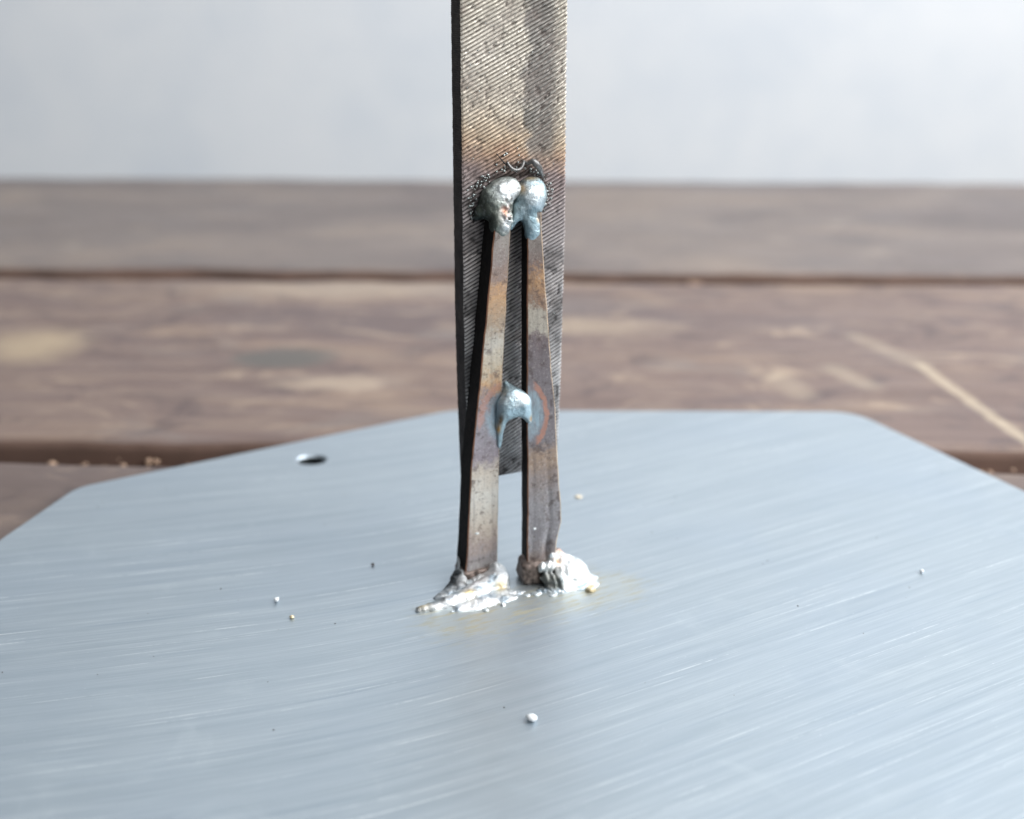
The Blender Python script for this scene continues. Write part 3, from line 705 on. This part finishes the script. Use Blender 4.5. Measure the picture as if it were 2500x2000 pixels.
# weld beside the right foot
def f_br(Q):
    S = (1, 1, 1)
    d = ell(Q, (15.7, -6.2, 0.4), (3.3, 2.9, 3.5))
    d = su(d, ell(Q, (15.9, -6.7, -0.5), (4.9, 4.2, 1.25)), 0.9)
    d = su(d, cap(Q, (13.4, -4.8, 3.0), (13.3, -4.4, 6.2), 1.3, 0.4), 0.7)
    d = su(d, cap(Q, (15.0, -5.2, 3.2), (14.4, -4.6, 4.6), 1.2, 0.6), 0.5)
    d = su(d, cap(Q, (13.4, -7.6, 0.6), (11.4, -6.4, 1.4), 1.6, 1.0), 0.4)
    d = su(d, cap(Q, (11.0, -5.9, 3.0), (12.8, -6.2, 3.2), 0.8, 0.9), 0.4)
    d = su(d, cap(Q, (10.0, -7.4, -0.3), (14.5, -8.8, -0.3), 0.8, 1.0, S), 0.5)
    d = su(d, cap(Q, (16, -8.4, -0.6), (18.6, -6.0, -0.6), 1.2, 0.9, S), 0.5)
    ax = np.linalg.norm(Q - np.array((16.6, -7.6, 1.0)), axis=-1)
    rip = np.sin(ax * 7.5 + 1.2 * vnoise(Q, 0.6, 5)) * np.clip((13.9 - Q[..., 0]) / 1.5, 0, 1)
    return d + 0.16 * fbm(Q, 0.6, 4, 81) + 0.10 * rip + 0.06 * np.sin(ax * 4.6 + 3 * vnoise(Q, 0.4, 6))
def t_br(V):
    C = np.tile(lin(240, 244, 245), (len(V), 1)); r = np.full(len(V), 0.36)
    C = blend(C, np.clip(fbm(V, 0.7, 4, 91) * 1.6 - 0.2, 0, 1) * 0.7, lin(156, 178, 190))
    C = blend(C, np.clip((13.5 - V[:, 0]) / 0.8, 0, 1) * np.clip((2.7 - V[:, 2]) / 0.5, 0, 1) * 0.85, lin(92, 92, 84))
    C = blend(C, spot(V, (13.4, -5.9, 3.4), (0.9, 1.0, 0.7)), lin(190, 140, 86))
    C = blend(C, spot(V, (14.6, -4.8, 4.9), (0.9, 1.4, 0.8)), lin(198, 164, 148))
    C = blend(C, np.clip((V[:, 2] - 4.6) / 0.6, 0, 1) * 0.8, lin(150, 132, 122))
    C = blend(C, np.clip((0.6 - V[:, 2]) / 0.5, 0, 1) * np.clip((14.5 - V[:, 0]) / 1, 0, 1) * 0.7, lin(150, 168, 184))
    return rough_of(C, r)
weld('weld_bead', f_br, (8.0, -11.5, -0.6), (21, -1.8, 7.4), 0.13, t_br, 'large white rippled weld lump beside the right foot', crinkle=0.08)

# loose turnings caught on the file, spatter round the welds
p = spline([(7.75, 3.35, 66.78), (8.28, 3.2, 66.07), (8.95, 3.1, 65.3), (9.4, 3.0, 65.0)], 20); V, F = tube(p, np.linspace(0.07, 0.16, 20))
mesh('metal_turning', V, F, M_dark, root, 180)
p = spline([(9.3, 3.0, 65.45), (9.5, 2.7, 64.95), (10.0, 2.55, 64.45), (10.69, 2.5, 64.25), (11.37, 2.6, 64.45), (11.84, 2.8, 65.0), (12.1, 3.2, 65.35)], 40)
V, F = tube(p, 0.19 + 0.05 * np.sin(np.linspace(0, 3.1, 40))); mesh('metal_turning', V, F, M_swarf, root, 180)
p = spline([(12.0, 3.1, 65.3), (12.6, 2.7, 65.1), (13.2, 2.3, 65.35), (13.7, 2.2, 64.9), (14.25, 2.3, 64.3), (14.77, 2.6, 63.47), (15.3, 3.2, 62.6)], 40)
V, F = tube(p, np.interp(np.linspace(0, 1, 40), [0, 0.3, 0.5, 0.75, 1], [0.14, 0.40, 0.55, 0.42, 0.12])); mesh('metal_turning', V, F, M_swarf, root, 180)
sp = []
for k in range(150):
    side = random.random()
    if side < 0.4: a_ = R(random.uniform(95, 215)); c = (7.2, 59.8); rr = random.gauss(3.5, 0.45)
    elif side < 0.85: a_ = R(random.uniform(-60, 95)); c = (12.8, 60.2); rr = random.gauss(3.6, 0.5)
    else: a_ = R(random.uniform(60, 150)); c = (9.8, 61); rr = random.uniform(3.0, 6.0)
    r_ = random.choice((0.08, 0.11, 0.14, 0.2))
    sp.append(pebble((c[0] + rr * math.cos(a_), 3.55 - r_ * 0.4, c[1] + rr * math.sin(a_)), r_, k, 1, 1))
for k in range(50):
    x_, z_ = random.uniform(3, 19), random.uniform(30, 88); r_ = random.uniform(0.05, 0.12)
    sp.append(pebble((x_, 3.52, z_), r_, k + 200, 1, 1))
V, F = join(sp); o = mesh('weld_spatter', V, F, M_spat, root, 180); tag(o, kind='stuff')
sp = []
for k in range(14):
    a_ = random.random(); r_ = random.uniform(0.15, 0.6)
    if a_ < 0.75: c = (random.uniform(8.4, 13.5), random.gauss(-8.6, 0.5))
    else: c = (random.uniform(-4, 8), random.gauss(-8.9, 0.8))
    sp.append(pebble((c[0], c[1], 0.0), r_ * 1.3, k + 60, 0.45, 2))
V, F = join(sp); o = mesh('weld_spatter', V, F, M_nug, root, 180); tag(o, kind='stuff')
V, F = pebble((17.0, -10.9, 0.25), 0.8, 5, 0.7, 3); mesh('flux_bead', V, F, M_gold, root, 180)['label'] = 'amber flux bead in front of the white weld lump'

V, F = pebble((2.55, -0.05, 8.2), 0.34, 12, 0.6, 2); V[:, 1] = -0.05 + (V[:, 1] + 0.05) * 0.4; mesh('white_fleck', V, F, M_white, root, 180)
V, F = pebble((10.55, -4.2, 9.1), 0.28, 13, 0.7, 2); V[:, 1] = -4.2 + (V[:, 1] + 4.2) * 0.4; mesh('white_fleck', V, F, M_white, root, 180)

# ------------------------------------------------------------------ loose bits on the plate
def bit(name, c, r, seed, m, label, cat, flat=0.8):
    V, F = pebble((0, 0, 0), r, seed, flat, 2)
    V[:, 2] -= V[:, 2].min()
    o = mesh(name, V, F, m, None, 180); o.location = (c[0] * MM, c[1] * MM, 0.0); tag(o, label, cat)
bit('solder_bead', (2.6, -31.8), 0.8, 2, M_white, 'white round bead lying on the plate in front of the feet', 'bead', 0.55)
bit('solder_chip', (-36.2, 2.0), 0.42, 3, M_white, 'tiny white chip on the plate left of the welded feet', 'chip', 0.9)
bit('metal_chip', (-33.1, -3.3), 0.38, 4, M_gold, 'tiny tan chip on the plate near the small white chip', 'chip', 0.7)
bit('metal_chip', (-22.5, 14.6), 0.28, 5, M_grit, 'tiny dark speck on the plate behind left of the feet', 'speck', 0.8)
bit('solder_chip', (65.6, 12.0), 0.34, 6, M_white, 'tiny white speck far out on the plate right side', 'speck', 0.9)
bit('metal_chip', (11.9, 42.5), 0.7, 7, M_flake, 'tiny tan flake on the plate behind the right leg', 'flake', 0.15)
g = []
for k in range(40):
    x_, y_ = random.uniform(-75, 85), random.uniform(-45, 55)
    if y_ < -20 and abs(x_) > 55: continue
    g.append(pebble((x_, y_, 0.05), random.uniform(0.05, 0.12), k + 400, 0.7, 1))
V, F = join(g); o = mesh('metal_grit', V, F, M_grit, None, 180); tag(o, 'fine dark grit scattered over the steel plate', 'grit', None, 'stuff')
